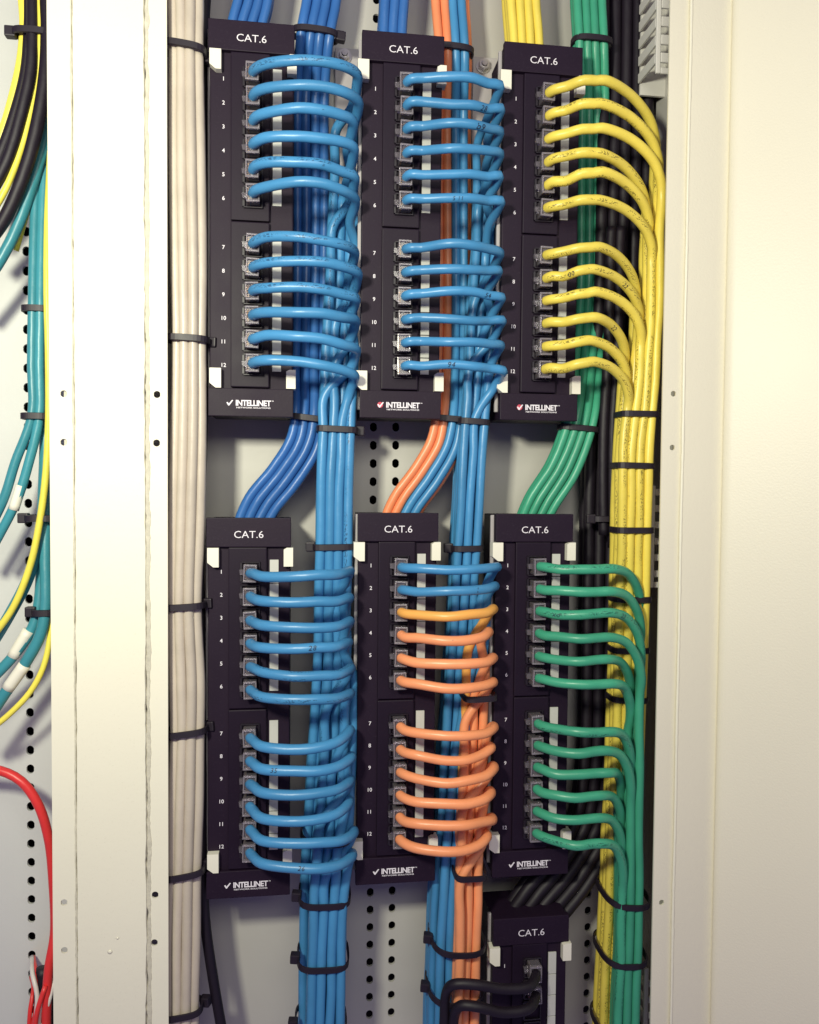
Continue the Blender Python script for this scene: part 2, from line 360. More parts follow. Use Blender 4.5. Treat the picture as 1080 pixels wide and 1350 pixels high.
# ------------------------------------------------------------------ patch panels
PW, PH = 54.0, 250.0
ROW = [35.2+15.05*i+(16.0 if i > 5 else 0) for i in range(12)]
def panel_meshes():
    D = {}
    D['housing'] = MB().box(.6, PW-.6, 2, 38, -PH+1, -1, .8, 2).mesh('housing')
    D['header_plate'] = MB().box(0, PW, -1.6, 3, -19, 0, .5, 2).mesh('header_plate')
    D['footer_plate'] = MB().box(0, PW, -1.6, 3, -PH, -PH+18, .5, 2).mesh('footer_plate')
    D['jack_module'] = MB().box(14, 38.5, -1.1, 2.5, -105.5, 0, .7, 2).mesh('jack_module')
    bm = MB()
    bm.box(-6, 6, -2.0, 0, 6.1, 6.9, .15, 1); bm.box(-6, 6, -2.0, 0, -6.9, -6.1, .15, 1)
    bm.box(-6.8, -5.2, -2.0, 0, -6.1, 6.1, .15, 1); bm.box(5.2, 6, -2.0, 0, -6.1, 6.1, .15, 1)
    D['jack'] = bm.mesh('jack')
    D['clipL'] = MB().prism([(-2.6, 0), (4.6, 0), (4.6, -12.5), (1.2, -12.5), (-2.6, -9.5)], -3.2, 5).mesh('mounting_clip')
    D['clipR'] = MB().prism([(0, -1.2), (2, 0), (6, 0), (6, -12.2), (0, -12.2)], -3.2, 5).mesh('mounting_clip')
    D['bracket'] = MB().box(-1.4, PW-6, 8, 11, -PH+6, -1.2, .4, 1).mesh('bracket')
    D['cat'] = flat_text('title_lettering', 'CAT.6', 4.8, -.004, width=18.6)
    D['logo'] = flat_text('logo_lettering', 'INTELLINET', 3.7, .028, 0.0, spacing=.9, width=22.4)
    D['logo2'] = flat_text('logo_subtitle', 'NETWORK SOLUTIONS', 0.95, .02, width=21.6)
    D['tm'] = flat_text('logo_trademark', 'TM', 0.7, .02)
    poly = [(-2.1, .2), (-1.2, .5), (-.6, -.6), (1.5, 1.9), (2.2, 1.6), (-.4, -1.9), (-1.0, -1.7)]
    D['check'] = MB().prism(poly, -.05, .05).mesh('logo_check')
    D['ring'] = MB().cyl((0, 0), 1.9, -.04, .04, 20).mesh('logo_disc')
    for i in range(12): D['n%d' % i] = flat_text('port_number', str(i+1), 2.6, .012)
    return D
PD = panel_meshes()
def make_panel(tl, label, cuts, redlogo, clipdx=0.0):
    t = empty('patch_bay', tl); tag(t, label, 'patch panel', 'twelve-port patch panels')
    link('housing', PD['housing'], M['black'], t); link('mounting_bracket', PD['bracket'], M['bracket'], t)
    h = link('header_plate', PD['header_plate'], M['black'], t)
    link('title_lettering', PD['cat'], M['ink'], h, (27, -1.75, -10.6))
    f = link('footer_plate', PD['footer_plate'], M['black'], t)
    link('logo_lettering', PD['logo'], M['ink'], f, (28.6, -1.75, -PH+8.8))
    link('logo_subtitle', PD['logo2'], M['ink'], f, (28.6, -1.75, -PH+5.7))
    link('logo_trademark', PD['tm'], M['ink'], f, (40.8, -1.75, -PH+10.2))
    link('logo_check', PD['check'], M['ink'], f, (13.6, -1.85, -PH+8.6))
    if redlogo: link('logo_disc', PD['ring'], M['red'], f, (13.4, -1.75, -PH+8.6))
    for z in (-19.3, -125.6): link('jack_module', PD['jack_module'], M['black2'], t, (0, 0, z))
    for i in range(12):
        link('jack', PD['jack'], M['dim'], t, (28.2, -1.0, -ROW[i]))
        link('port_number', PD['n%d' % i], M['ink'], t, (9.2, 1.9, -ROW[i]))
    for lo, hi in ((0, 5), (6, 11)):
        a = ROW[lo]-7.7; tops = [a]
        segs = []; start = a
        for r in range(lo, hi+1):
            b_ = ROW[r]+7.5 if r < hi else ROW[r]+3.6
            if r == hi or (r+1) in cuts: segs.append((start, b_)); start = b_+.55
        for (s0, s1) in segs:
            me = MB().box(40.3, 46.0, 1.2, 2.0-.9+.3-.1, -s1, -s0).mesh('label_strip') if False else MB().box(40.3, 46.0, .9, 2.3, -s1, -s0, .12, 1).mesh('label_strip')
            link('label_strip', me, M['label'], t)
    for z in (-19.4, -219.5):
        link('mounting_clip', PD['clipL'], M['clip'], t, (clipdx, 0, z)); link('mounting_clip', PD['clipR'], M['clip'], t, (49.4, 0, z))
    return t
TL = {1: (-61.2, 0, 293.5), 2: (36.0, 0, 294.3), 3: (130.4, 0, 294.7), 4: (-62.4, 0, -21.9), 5: (35.2, 0, -18.3), 6: (128.8, 0, -18.7)}
p7 = U(650, 1211, 0); TL[7] = (p7.x, 0, p7.z)
PN = {1: 'upper left', 2: 'upper middle', 3: 'upper right', 4: 'lower left', 5: 'lower middle', 6: 'lower right', 7: 'bottom right'}
make_panel(TL[1], 'black twelve-port patch panel with blue cables beside the beige bundle, upper left', {8, 9, 10, 11}, False, 3.6)
make_panel(TL[2], 'black twelve-port patch panel with blue cables and red logo mark, upper middle', {8, 9, 10, 11}, True)
make_panel(TL[3], 'black twelve-port patch panel with yellow cables plugged in, upper right', {9, 10, 11}, True)
make_panel(TL[4], 'black twelve-port patch panel with blue cables sagging, lower left', {1, 10, 11}, False, 3.4)
make_panel(TL[5], 'black patch panel with two blue and ten orange cables, lower middle', {2, 3, 4}, False)
make_panel(TL[6], 'black twelve-port patch panel with green cables plugged in, lower right', {1, 2, 3, 4}, False)
make_panel(TL[7], 'black patch panel with black cables, cut off by the bottom edge', set(range(1, 12)), False)

# ------------------------------------------------------------------ cables
pb = MB(); pb.box(-4.1, 4.1, -9.5, 5, -5.6, 5.6, .7, 2)

PLUG = pb.mesh('plug')
rb = MB()
rb.box(-4.2, 4.2, -11.0, -8.6, 4.4, 5.7, .35, 2); rb.box(-4.2, 4.2, -11.0, -8.6, -5.7, -4.4, .35, 2)
rb.box(-4.2, -3.2, -11.0, -8.6, -4.5, 4.5, .3, 2); rb.box(3.2, 4.2, -11.0, -8.6, -4.5, 4.5, .3, 2)
RIM = rb.mesh('plug_rim')
lb = MB(); lb.prism([(-4.0, -1.9), (-6.6, -1.6), (-7.0, 1.6), (-4.0, 1.9)], -5.5, -2.2)
LATCH = lb.mesh('latch')
PINS = MB()
for k in range(8): PINS.box(-3.7, -2.4, -6.0, -1.5, -3.9+k*1.06, -3.5+k*1.06)
PINS = PINS.mesh('plug_wires')

NUM = 'one two three four five six seven eight nine ten eleven twelve'.split()
def plain_cable(name, pts, r, mat, label, cat, group, step=4.0, n=12):
    path = catmull(pts, step); me = tube_mesh(name, path, r, n, origin=tuple(pts[-1]))
    o = link(name, me, mat, None, pts[-1]); tag(o, label, cat, group); return o, path
def patch_cable(panel, row, pts, r, mat, colour, writing=(), group=None):
    tl = TL[panel]; origin = (tl[0]+28.2, 0, tl[2]-ROW[row])
    t = empty('patch_cable', origin)
    tag(t, '%s cable plugged into port %s of the %s patch panel' % (colour, NUM[row], PN[panel]), 'cable', group or 'patch cables looping from the panels')
    path = catmull(pts, 3.0)
    k = len(path); rr = r*(1+.025*np.sin(np.linspace(0, k*.11, k)+panel*3+row))
    link('jacket', tube_mesh('jacket', path, rr, 14, origin=origin), mat, t)
    p = link('plug', PLUG, M['clear'], t); p.rotation_euler = (0, random.uniform(-.05, .05), random.uniform(-.03, .03))
    link('latch', LATCH, M['clear'], p); link('plug_rim', RIM, M['frost'], p); link('plug_wires', PINS, M['gold'], p)
    for (px, txt, size) in writing: write_on(path, r, px, txt, size, t, origin)
    return t
def write_on(path, r, px, txt, size, parent, origin):
    """hand-written mark bent round the jacket, facing out of the cabinet"""
    front = [i for i in range(2, len(path)-2) if path[i][1] < -12]
    if not front: return
    i0 = min(front, key=lambda i: abs(project(path[i])[0]-px))
    s = np.concatenate([[0], np.cumsum(np.linalg.norm(np.diff(path, axis=0), axis=1))])
    p2, fs = text_mesh('marker_writing', txt, size, 0.0, .2, spacing=1.15)
    vs_ = []
    for (x, z) in p2:
        q = s[i0]+x
        C = np.array([np.interp(q, s, path[:, k]) for k in range(3)])
        C2 = np.array([np.interp(q+1.5, s, path[:, k]) for k in range(3)]); T = C2-C; T /= np.linalg.norm(T)
        v = np.array(CAM)-C; v -= T*v.dot(T); v /= np.linalg.norm(v); up = np.cross(v, T)
        if up[2] < 0: up = -up
        a = z/r; vs_.append(C+(r*1.03+.13)*(v*math.cos(a)+up*math.sin(a))-np.array(origin))
    link('marker_writing', mesh_from('marker_writing', vs_, fs), M['marker'], parent)

class Bundle:
    def __init__(self, ctrl, cols, pitch=6.2, pitchy=6.0, skew=0.0):
        self.sk = skew
        self.c = np.array(ctrl, float); self.cols = cols; self.p = pitch; self.py = pitchy
    def at(self, py, c, l, jit=(0, 0)):
        px = np.interp(py, self.c[:, 1], self.c[:, 0]); d = np.interp(py, self.c[:, 1], self.c[:, 2])
        w_ = U(px, py, d)
        return Vector((w_.x+(c-(self.cols-1)/2)*self.p+l*self.sk+jit[0], d+l*self.py+jit[1], w_.z))
    def run(self, y0, y1, c, l, step=48, wob=.45, seed=0):
        rnd = random.Random(seed); out = []; y = y0
        while y < y1:
            out.append(self.at(y, c, l, (rnd.uniform(-wob, wob), rnd.uniform(-wob, wob)))); y += step
        out.append(self.at(y1, c, l)); return out
B1 = Bundle([(464, 80, 12), (461, 200, 13), (455, 330, 12), (449, 450, 8), (445, 565, 3), (441, 640, 3), (440, 720, 4), (438, 860, 10), (426, 1050, 14), (419, 1170, 14), (416, 1440, 14)], 4, 6.0)
B4 = Bundle([(458, 740, -4), (453, 860, -4), (447, 1000, -6), (440, 1110, -8), (434, 1180, -8), (431, 1260, -8), (427, 1440, -8)], 4, 6.3)
B2 = Bundle([(652, 90, 13), (649, 200, 14), (645, 330, 14), (636, 450, 10), (626, 555, 6), (621, 640, 6), (617, 720, 8), (608, 860, 14), (598, 1000, 14), (588, 1150, 9), (584, 1240, 7), (578, 1440, 5)], 3, 6.4)
B5 = Bundle([(642, 800, -15), (636, 880, -14), (630, 1000, -13), (624, 1100, -11), (621, 1150, -10), (619, 1240, -10), (612, 1440, -10)], 3, 6.5)
B3 = Bundle([(858, 160, -6), (854, 300, -7), (852, 420, -8), (846, 520, -9), (838, 600, -10), (837, 700, -8), (834, 800, -4), (831, 900, 3), (828, 1000, 7), (823, 1100, 9), (819, 1200, 9), (815, 1270, 9), (808, 1440, 9)], 4, 6.0)
B6 = Bundle([(838, 760, -13), (834, 900, -14), (831, 1000, -14), (831, 1100, -14), (831, 1200, -13), (829, 1270, -13), (822, 1440, -13)], 3, 6.1, 6.0, 1.7)

def start_pts(panel, row, apex):
    tl = TL[panel]; x = tl[0]+28.2; z = tl[2]-ROW[row]; j = random.uniform
    return [Vector((x, 2, z)), Vector((x+.4, -9, z+j(-.3, .3))), Vector((x+2.6, -14.5, z+j(-.5, .5))), Vector((x+9, apex+7+j(-1, 1), z+j(-.6, .6)))]
def side_loop(panel, row, end, apex, bundle, c, l, r, mat, colour, writing=(), y_out=-11, drop=32, group=None):
    """loop that swings out, across and back behind itself, then down into a bundle"""
    pts = start_pts(panel, row, apex); z = pts[0].z
    E = U(end[0], end[1], y_out); x0 = pts[-1].x; j = random.uniform; apex += j(-3.5, 2.5); wz = random.gauss(0, .9)
    for f, dy in ((.36, 0), (.62, 0), (.84, 5)):
        pts.append(Vector((x0+(E.x-r-x0)*f, apex+dy+j(-1, 1), z+(E.z-z)*f*f+wz*math.sin(f*3.1)+j(-.5, .5))))
    pts.append(Vector((E.x-r-.6, y_out-4, E.z+.2)))
    pts.append(Vector((E.x-r, y_out+5, E.z-2.0)))
    yd = end[1]+drop; S0 = bundle.at(yd, c, l)
    pts.append(Vector((E.x-r-2.2, (y_out+8+S0.y)/2, E.z-9)))
    pts += bundle.run(yd+28, 1440, c, l, seed=panel*50+row)
    return patch_cable(panel, row, pts, r, mat, colour, writing, group)
def over_loop(panel, row, flat_x, drop, apex, bundle, c, l, r, mat, colour, writing=(), lift=0, group=None):
    """loop that runs straight across the front and bends down into a bundle on the right"""
    pts = start_pts(panel, row, apex); z = pts[0].z; x0 = pts[-1].x; j = random.uniform; apex += j(-3, 2); flat_x += j(-7, 7); lift += random.gauss(0, .8)
    A_ = Vector((U(flat_x, 675, apex).x, apex, z+lift))
    for f in (.4, .75): pts.append(Vector((x0+(A_.x-x0)*f, apex+j(-.8, .8), z+lift*f+j(-.3, .3))))
    pts.append(A_)
    pya = project(A_)[1]; E = bundle.at(pya+drop, c, l)
    dx, dz, dy = E.x-A_.x, E.z-A_.z, E.y-A_.y
    for t in (.30, .60, .85):
        a = t*math.pi/2
        pts.append(Vector((A_.x+dx*math.sin(a), A_.y+dy*t, A_.z+dz*(1-math.cos(a)))))
    pts += bundle.run(pya+drop, 1440, c, l, seed=panel*50+row)
    return patch_cable(panel, row, pts, r, mat, colour, writing, group)

G = 'patch cables looping from the panels'
ends1 = [(478, 103), (479, 138), (472, 164), (473, 198), (474, 236), (475, 265), (474, 334), (478, 362), (475, 395), (475, 424), (476, 462), (474, 496)]
wr1 = {2: [(420, "''", 1.6)], 4: [(422, "ii", 1.6)]}
for i in range(12):
    side_loop(1, i, ends1[i], -28, B1, (i*3) % 4 if i < 8 else [3, 1, 0, 2][i-8], 2-i//4, 3.25, M['blue_p' if i in (0, 4, 6, 7, 8) else 'blue'], 'light blue', wr1.get(i, ()))
ends2 = [(664, 117), (665, 147), (664, 177), (664, 206), (663, 235), (665, 268), (664, 336), (662, 359), (666, 394), (667, 424), (665, 457), (668, 490)]
wr2 = {1: [(637, '28', 3.4)], 2: [(630, 'b9', 3.8)], 5: [(604, '5 11', 2.4)], 8: [(640, '54', 3.0)], 11: [(592, '94', 3.4)]}
for i in range(12):
    side_loop(2, i, ends2[i], -22, B2, [0, 2, 1][i % 3], 3-i//3, 3.0, M['blue'], 'sky blue', wr2.get(i, ()))
ends4 = [(468, 752), (467, 787), (468, 818), (466, 845), (469, 880), (468, 913), (468, 962), (470, 997), (468, 1028), (467, 1056), (473, 1096), (471, 1126)]
wr4 = {3: [(413, '28', 3.0)], 7: [(366, '35', 2.8)], 11: [(400, '26', 2.8)]}
for i in range(12):
    side_loop(4, i, ends4[i], -33, B4, [0, 2, 1, 3][i % 4], 2-i//4, 3.25, M['blue_p' if i in (4, 5) else 'blue'], 'bright blue', wr4.get(i, ()))
ends5 = [(661, 747), (658, 772), (656, 802), (650, 832), (656, 866), (656, 898), (657, 957), (653, 984), (657, 1010), (653, 1043), (655, 1078), (648, 1100)]
wr5 = {1: [(627, 'I', 3.2)], 3: [(593, "''", 1.6)]}
B5b = Bundle([(640, 770, 2), (632, 860, 6), (606, 1000, 6), (592, 1150, 1), (588, 1240, -1), (581, 1440, -2)], 2, 6.3)
for i in range(12):
    if i < 2: side_loop(5, i, ends5[i], -28, B5b, i, 0, 3.15, M['blue'], 'blue', wr5.get(i, ()))
    else:
        k = i-2; side_loop(5, i, ends5[i], -28, B5, [0, 2, 1][k % 3], 3-k//3, 3.2, M['amber' if i == 2 else 'orange'], 'golden orange' if i == 2 else 'pale orange', wr5.get(i, ()))
wr3 = {7: [(758, '00', 2.8), (822, '22', 2.8)], 9: [(806, '22', 3.2)]}
for i in range(12):
    over_loop(3, i, 792-i*1.2, 96-i*3.5, -25, B3, 3-i//3, 2-(i % 3), 3.25, M['yellow_p' if i not in (0, 2, 9) else 'yellow'], 'yellow', wr3.get(i, ()), lift=2.0)
wr6 = {2: [(738, 'xo', 3.2), (818, '22', 3.0)]}
for i in range(12):
    over_loop(6, i, 812-i*1.0, 80-i*2.0, -28, B6, 2-i//4, 3-(i % 4), 3.2, M['green_p' if i in (0, 6, 11, 2) else 'green'], 'green', wr6.get(i, ()), lift=1.0)
# black patch cables of the lowest panel
for i, way in ((0, [(664, 1304, -25), (625, 1298, -27), (598, 1298, -24), (588, 1312, -14), (586, 1345, -12), (583, 1440, -12)]),
               (1, [(664, 1335, -25), (628, 1327, -27), (608, 1326, -24), (599, 1340, -16), (598, 1370, -14), (596, 1440, -14)])):
    tl = TL[7]; x = tl[0]+28.2; z = tl[2]-ROW[i]
    pts = [Vector((x, 2, z)), Vector((x-.2, -9, z)), Vector((x-2.5, -15, z)), Vector((x-9, -22, z-.3))] + [U(*q) for q in way]
    patch_cable(7, i, pts, 3.4, M['blackcable'], 'black')

# feeds that come in from above
ORD = {3: ['leftmost', 'middle', 'rightmost'], 4: ['leftmost', 'second from left', 'third from left', 'rightmost'], 5: ['leftmost', 'second from left', 'middle', 'second from right', 'rightmost']}
def feed(name, ctrl, n, layers, r, mats, label, group, pitch=6.2, pitchy=6.0, row0=0, seed=0):
    rnd = random.Random(seed)
    for l in range(layers):
        for c in range(n):
            pts = []
            for k, (px, py, d) in enumerate(ctrl):
                w_ = U(px, py, d)
                # keep strands side by side across the local run direction
                a = U(*ctrl[max(0, k-1)]); b_ = U(*ctrl[min(len(ctrl)-1, k+1)]); t = (b_-a); t.y = 0; t.normalize()
                nrm = Vector((-t.z, 0, t.x))
                off = (c-(n-1)/2)*pitch
                pts.append(w_+nrm*off+Vector((rnd.uniform(-.4, .4), l*pitchy+rnd.uniform(-.4, .4), 0)))
            mt = mats[c % len(mats)]
            lb_, gr = label[c % len(label)] + (', front row, ' if l+row0 == 0 else ', hidden row behind, ' if l+row0 == 1 else ', rearmost row, ') + ORD[n][c], group
            plain_cable(name, pts, r, M[mt], lb_, 'cable', gr)
feed('network_cable', [(342, -80, 14), (334, 0, 16), (324, 40, 17), (318, 200, 20)], 4, 2, 3.2, ['shaded_blue'], ['blue feed behind upper left panel'], 'feed cables of the upper left panel')
feed('network_cable', [(430, -80, 16), (424, 0, 18), (416, 45, 18), (410, 120, 36), (410, 250, 40), (409, 400, 40), (408, 490, 28), (408, 545, 19), (400, 585, 17), (374, 628, 18), (345, 665, 19), (330, 700, 20), (318, 800, 22)], 4, 2, 3.3, ['shaded_blue'], ['blue feed curving to lower left panel'], 'feed cables of the lower left panel')
feed('network_cable', [(523, -80, 14), (520, 0, 16), (518, 45, 18), (518, 200, 22)], 3, 3, 3.5, ['shaded_blue'], ['blue feed behind upper middle panel'], 'feed cables of the upper middle panel')
F5 = [(588, -80, 16), (591, 0, 18), (596, 68, 18), (595, 150, 36), (595, 260, 40), (595, 400, 40), (594, 490, 28), (592, 545, 16), (584, 585, 15), (562, 625, 16), (534, 665, 18), (520, 700, 20), (512, 800, 22)]
OL, BL = 'orange feed to lower middle panel', 'blue feed to lower middle panel'
feed('network_cable', F5, 4, 1, 3.1, ['feedorange', 'feedorange', 'blue', 'blue'], [OL, OL, BL, BL], 'feed cables of the lower middle panel', pitch=5.9)
feed('network_cable', [(px+5, py, d+6) for px, py, d in F5], 4, 1, 3.1, ['shaded_blue', 'shaded_blue', 'shaded_blue', 'feedorange'], [BL, BL, BL, OL], 'feed cables of the lower middle panel', pitch=5.9, seed=5, row0=1)
feed('network_cable', [(686, -80, 14), (690, 0, 16), (694, 55, 18), (696, 200, 22)], 4, 3, 3.1, ['yellow'], ['yellow feed behind upper right panel'], 'feed cables of the upper right panel', pitch=5.9)
feed('network_cable', [(775, -80, 16), (777, 0, 18), (780, 57, 18), (782, 150, 34), (782, 260, 38), (780, 400, 38), (774, 490, 26), (769, 540, 15), (760, 575, 13), (742, 620, 14), (714, 665, 17), (700, 700, 20), (692, 800, 22)], 4, 2, 3.1, ['green'], ['green feed curving to lower right panel'], 'feed cables of the lower right panel', pitch=5.9)
feed('power_cable', [(826, -80, 34), (826, 0, 34), (824, 200, 34), (818, 420, 34), (808, 600, 34), (803, 800, 34), (800, 1000, 33), (786, 1090, 30), (752, 1150, 24), (715, 1195, 18), (694, 1230, 18), (684, 1320, 22)], 5, 2, 4.2, ['blackcable'], ['thick black cable behind yellow bundle'], 'black cables on the right', pitch=8.4, pitchy=8)
for k, (x, e) in enumerate(((796, 705), (808, 722))):
    plain_cable('power_cable', [U(x+10, 300, 20), U(x+5, 480, 16), U(x, 560, 14), U(x-1, 640, 14), U(x, e, 15)], 3.6, M['blackcable'], ['shorter loose black cable end left of the yellow bundle', 'longer loose black cable end left of the yellow bundle'][k], 'cable', 'black cables on the right')
# beige riser along the post
for k, (dx, d, l) in enumerate(((-14.5, -3, 0), (-4.5, -5, 0), (8.5, -5, 0), (20, -2, 0), (-9, 3, 1), (3, 3, 1), (15, 3, 1))):
    c = [(240, -70), (242, 0), (243, 67), (244, 200), (246, 350), (247, 450), (246, 560), (243, 690), (241, 800), (244, 900), (244, 965), (242, 1060), (240, 1150), (238, 1240), (237, 1330), (236, 1430)]
    rnd = random.Random(k); pinch = {67, 450, 800, 965, 1150, 1330}
    plain_cable('riser_cable', [U(px+dx*(.92 if py in pinch else 1.0)+rnd.uniform(-.5, .5), py, d) for px, py in c], 3.35, M['beige'], ['beige cable half hidden by the post, leftmost in the vertical bundle', 'second beige cable from the left in the vertical bundle', 'third beige cable from the left in the vertical bundle', 'rightmost beige cable in the vertical bundle', 'beige cable behind the bundle front, left', 'beige cable behind the bundle front, middle', 'beige cable behind the bundle front, right'][k], 'cable', 'beige cables in the vertical bundle')
plain_cable('power_cable', [U(275, -60, 14), U(268, 60, 16), U(267, 300, 14), U(268, 500, 9), U(266, 600, 6), U(262, 690, 6), U(264, 850, 10), U(267, 1000, 10), U(266, 1120, 8), U(270, 1210, 8), U(281, 1290, 8), U(300, 1400, 8)], 3.5, M['blackcable'], 'single black cable hanging down beside the beige bundle', 'cable', None)

# ------------------------------------------------------------------ cable ties
def tie(px, py, d, rx, ry, label, tilt=0.0, roll=0.0, head=None, tail=0, p=3.0, wd=4.3):
    """nylon strap round a bundle at photo point px,py whose centre lies at depth d; head: angle on the ring (deg, 0=right, 90=front)"""
    c = U(px, py, d); t = empty('cable_tie', c); tag(t, label, 'cable tie', 'black cable ties')
    n = 40; V = []; Fc = []
    th = 1.1
    for i in range(n):
        a = 2*math.pi*i/n; ca, sa = math.cos(a), math.sin(a)
        q = (abs(ca)**p+abs(sa)**p)**(-1/p)
        x, y = rx*q*ca, -ry*q*sa
        L = math.hypot(ca/rx, sa/ry); nx, ny = ca/rx/L, -sa/ry/L
        for (o_, z) in ((0, -wd/2), (th, -wd/2+.3), (th, wd/2-.3), (0, wd/2)):
            V.append((x+nx*o_, y+ny*o_, z))
    for i in range(n):
        a, b_ = i*4, ((i+1) % n)*4
        for k in range(4): Fc.append((a+k, a+(k+1) % 4, b_+(k+1) % 4, b_+k))
    me = mesh_from('strap', V, Fc, False); link('strap', me, M['tie'], t)
    if head is not None:
        a = math.radians(head); ca, sa = math.cos(a), math.sin(a); q = (abs(ca)**p+abs(sa)**p)**(-1/p)
        me = MB().box(-3.2, 3.2, -2.6, 2.6, -3.2, 3.2, .8, 2).mesh('tie_head'); o = link('tie_head', me, M['tie'], t, ((rx+2.2)*q*ca, -(ry+2.2)*q*sa, 0)); o.rotation_euler = (0, 0, a if abs(ca) > .7 else 0)
        if tail:
            me = MB().box(-tail/2, tail/2, -.5, .5, -1.5, 1.5, .2, 1).mesh('tie_tail'); link('tie_tail', me, M['tie'], o, (tail/2*(1 if ca > 0 else -1)+3, 0, 0))
    t.rotation_euler = (math.radians(tilt), math.radians(roll), 0)
    return t
for k, (py, rl) in enumerate(((67, 6), (448, 2), (798, -3), (963, -6), (1148, -8), (1330, -6))):
    cx = np.interp(py, [0, 450, 700, 800, 965, 1150, 1330], [243, 248, 245, 243, 246, 243, 240])
    tie(cx, py, -1, 12.6, 9.0, 'black cable tie around the beige bundle, ' + ['topmost', 'second', 'third', 'fourth', 'fifth', 'lowest'][k] + ' from the top', roll=rl, p=3.5, head=-20)
def tie_b(B, py, L, r, label, **kw):
    kw.setdefault('p', 5.5); a, b_ = B.at(py, 0, 0), B.at(py, B.cols-1, L-1); c = (a+b_)/2; q = project(c)
    return tie(q[0], q[1], c.y, (b_.x-a.x)/2+r+.35, (b_.y-a.y)/2+r+.35, label, **kw)
tie(416, 46, 21, 14.5, 7.5, 'black cable tie on the blue feed beside the upper left panel title', roll=3, head=8)
tie(408, 552, 20, 14.5, 7.5, 'black cable tie on blue feed cables just below the upper left panel', roll=6)
tie_b(B1, 566, 3, 3.5, 'black cable tie on light blue bundle below the upper left panel', roll=2, head=0)
tie_b(B1, 721, 3, 3.5, 'black cable tie on blue bundle beside the lower left panel title', roll=-1, head=178)
tie(430, 1096, 2, 16, 20, 'black cable tie behind the last blue loops of the lower left panel', roll=4)
tie(428, 1177, 4, 16.4, 15.8, 'black cable tie on blue bundle just below the lower left panel', roll=2, p=4.0, tilt=5, head=172)
tie(426, 1258, 4, 16.4, 15.8, 'black cable tie on lower blue bundle, halfway to the bottom edge', roll=2, p=4.0, tilt=5, head=172)
tie(423, 1344, 4, 16.4, 15.8, 'black cable tie on lower blue bundle at the bottom edge', roll=1, p=4.0, tilt=5, head=174)
tie(596, 68, 21, 14.0, 7.5, 'black cable tie on orange and blue feed beside the upper middle title', roll=2)
tie(594, 553, 18, 13.8, 7.5, 'black cable tie on orange and blue feed below the upper middle panel', roll=4)
tie_b(B2, 556, 4, 3.2, 'black cable tie on sky blue bundle below the upper middle panel', roll=3)
tie_b(B2, 723, 4, 3.2, 'black cable tie on blue bundle beside the lower middle panel title', roll=-1, head=175)
tie_b(B5, 1152, 4, 3.5, 'black cable tie on orange bundle just below the lower middle panel', roll=1, tilt=8)
tie(602, 1232, 8, 18.4, 21.2, 'black cable tie around blue and orange bundle, upper of the two below', roll=4, tilt=6, head=172)
tie(598, 1296, 8, 18.4, 21.2, 'black cable tie around blue and orange bundle behind the black loops', roll=5, tilt=6, head=172)
tie_b(B5, 920, 4, 3.5, 'black cable tie on orange bundle beside port six', roll=-2)
tie(780, 57, 21, 13.5, 7.5, 'black cable tie on green feed beside the upper right panel title', roll=1)
tie(762, 565, 17, 13.5, 7.5, 'black cable tie on green feed just below the upper right panel', roll=4)
tie_b(B3, 614, 3, 3.3, 'black cable tie on yellow bundle above the loose black ends', roll=1, head=None)
tie_b(B3, 699, 3, 3.3, 'black cable tie on yellow bundle just above the first green loop', roll=0)
tie_b(B3, 790, 3, 3.3, 'black cable tie on yellow bundle behind the second green loop', roll=1)
tie_b(B3, 857, 3, 3.3, 'black cable tie on yellow bundle behind the fifth green loop', roll=1)
tie_b(B3, 922, 3, 3.3, 'black cable tie on yellow bundle below the sixth green loop', roll=3)
tie_b(B3, 546, 3, 3.3, 'black cable tie on yellow bundle below the upper right panel', roll=0)
tie(821, 1175, 4, 15.4, 20.4, 'black cable tie around yellow and green bundle below the last green loop', roll=5, tilt=3)
tie(817, 1250, 4, 15.4, 20.4, 'black cable tie around lower yellow and green bundle, middle one', roll=3, tilt=3)
tie(813, 1346, 4, 15.4, 20.4, 'black cable tie around yellow and green bundle at the bottom edge', roll=3, tilt=3)
tie(797, 684, 14, 8.2, 4.6, 'black cable tie holding the two loose black cable ends', roll=0, head=178)

# ------------------------------------------------------------------ small fittings
def bolt(px, py, d, label):
    c = U(px, py, d); t = empty('hex_bolt', c); tag(t, label, 'bolt', 'bolts on the mounting brackets')
    link('washer', MB().cyl((0, 0), 5.2, -1.0, 0, 24).mesh('washer', False), M['steel'], t)
    hm = MB().cyl((0, 0), 3.9, -5.0, -1.0, 6, 3.9); 
    link('bolt_head', hm.mesh('bolt_head'), M['steel'], t)
    link('bolt_tip', MB().cyl((0, 0), 2.3, -6.2, -4.9, 16, 1.9).mesh('bolt_tip'), M['steel'], t)
def bracket(px0, px1, py0, py1, d, label):
    a = U(px0, py0, d); b_ = U(px1, py1, d)
    c = Vector((a.x, d, b_.z)); t = empty('mounting_bracket', c); tag(t, label, 'bracket', 'brackets between the upper panels')
    link('bracket_plate', MB().box(0, b_.x-a.x, 0, 2.5, 0, a.z-b_.z, .6, 2).mesh('bracket_plate'), M['bracket'], t)
    link('bracket_foot', MB().box(0, 3, 2.6, YB-d-.1, 0, a.z-b_.z, .3, 1).mesh('bracket_foot'), M['bracket'], t)
bracket(442, 488, 62, 545, 50.5, 'grey bracket plate between the upper left and upper middle panels')
bracket(624, 674, 74, 545, 50.5, 'grey bracket plate between the upper middle and upper right panels')
bolt(454, 75, 50.4, 'hex bolt beside the first light blue loop of the upper left panel')
bolt(637, 88, 50.4, 'hex bolt beside the first sky blue loop of the upper middle panel')
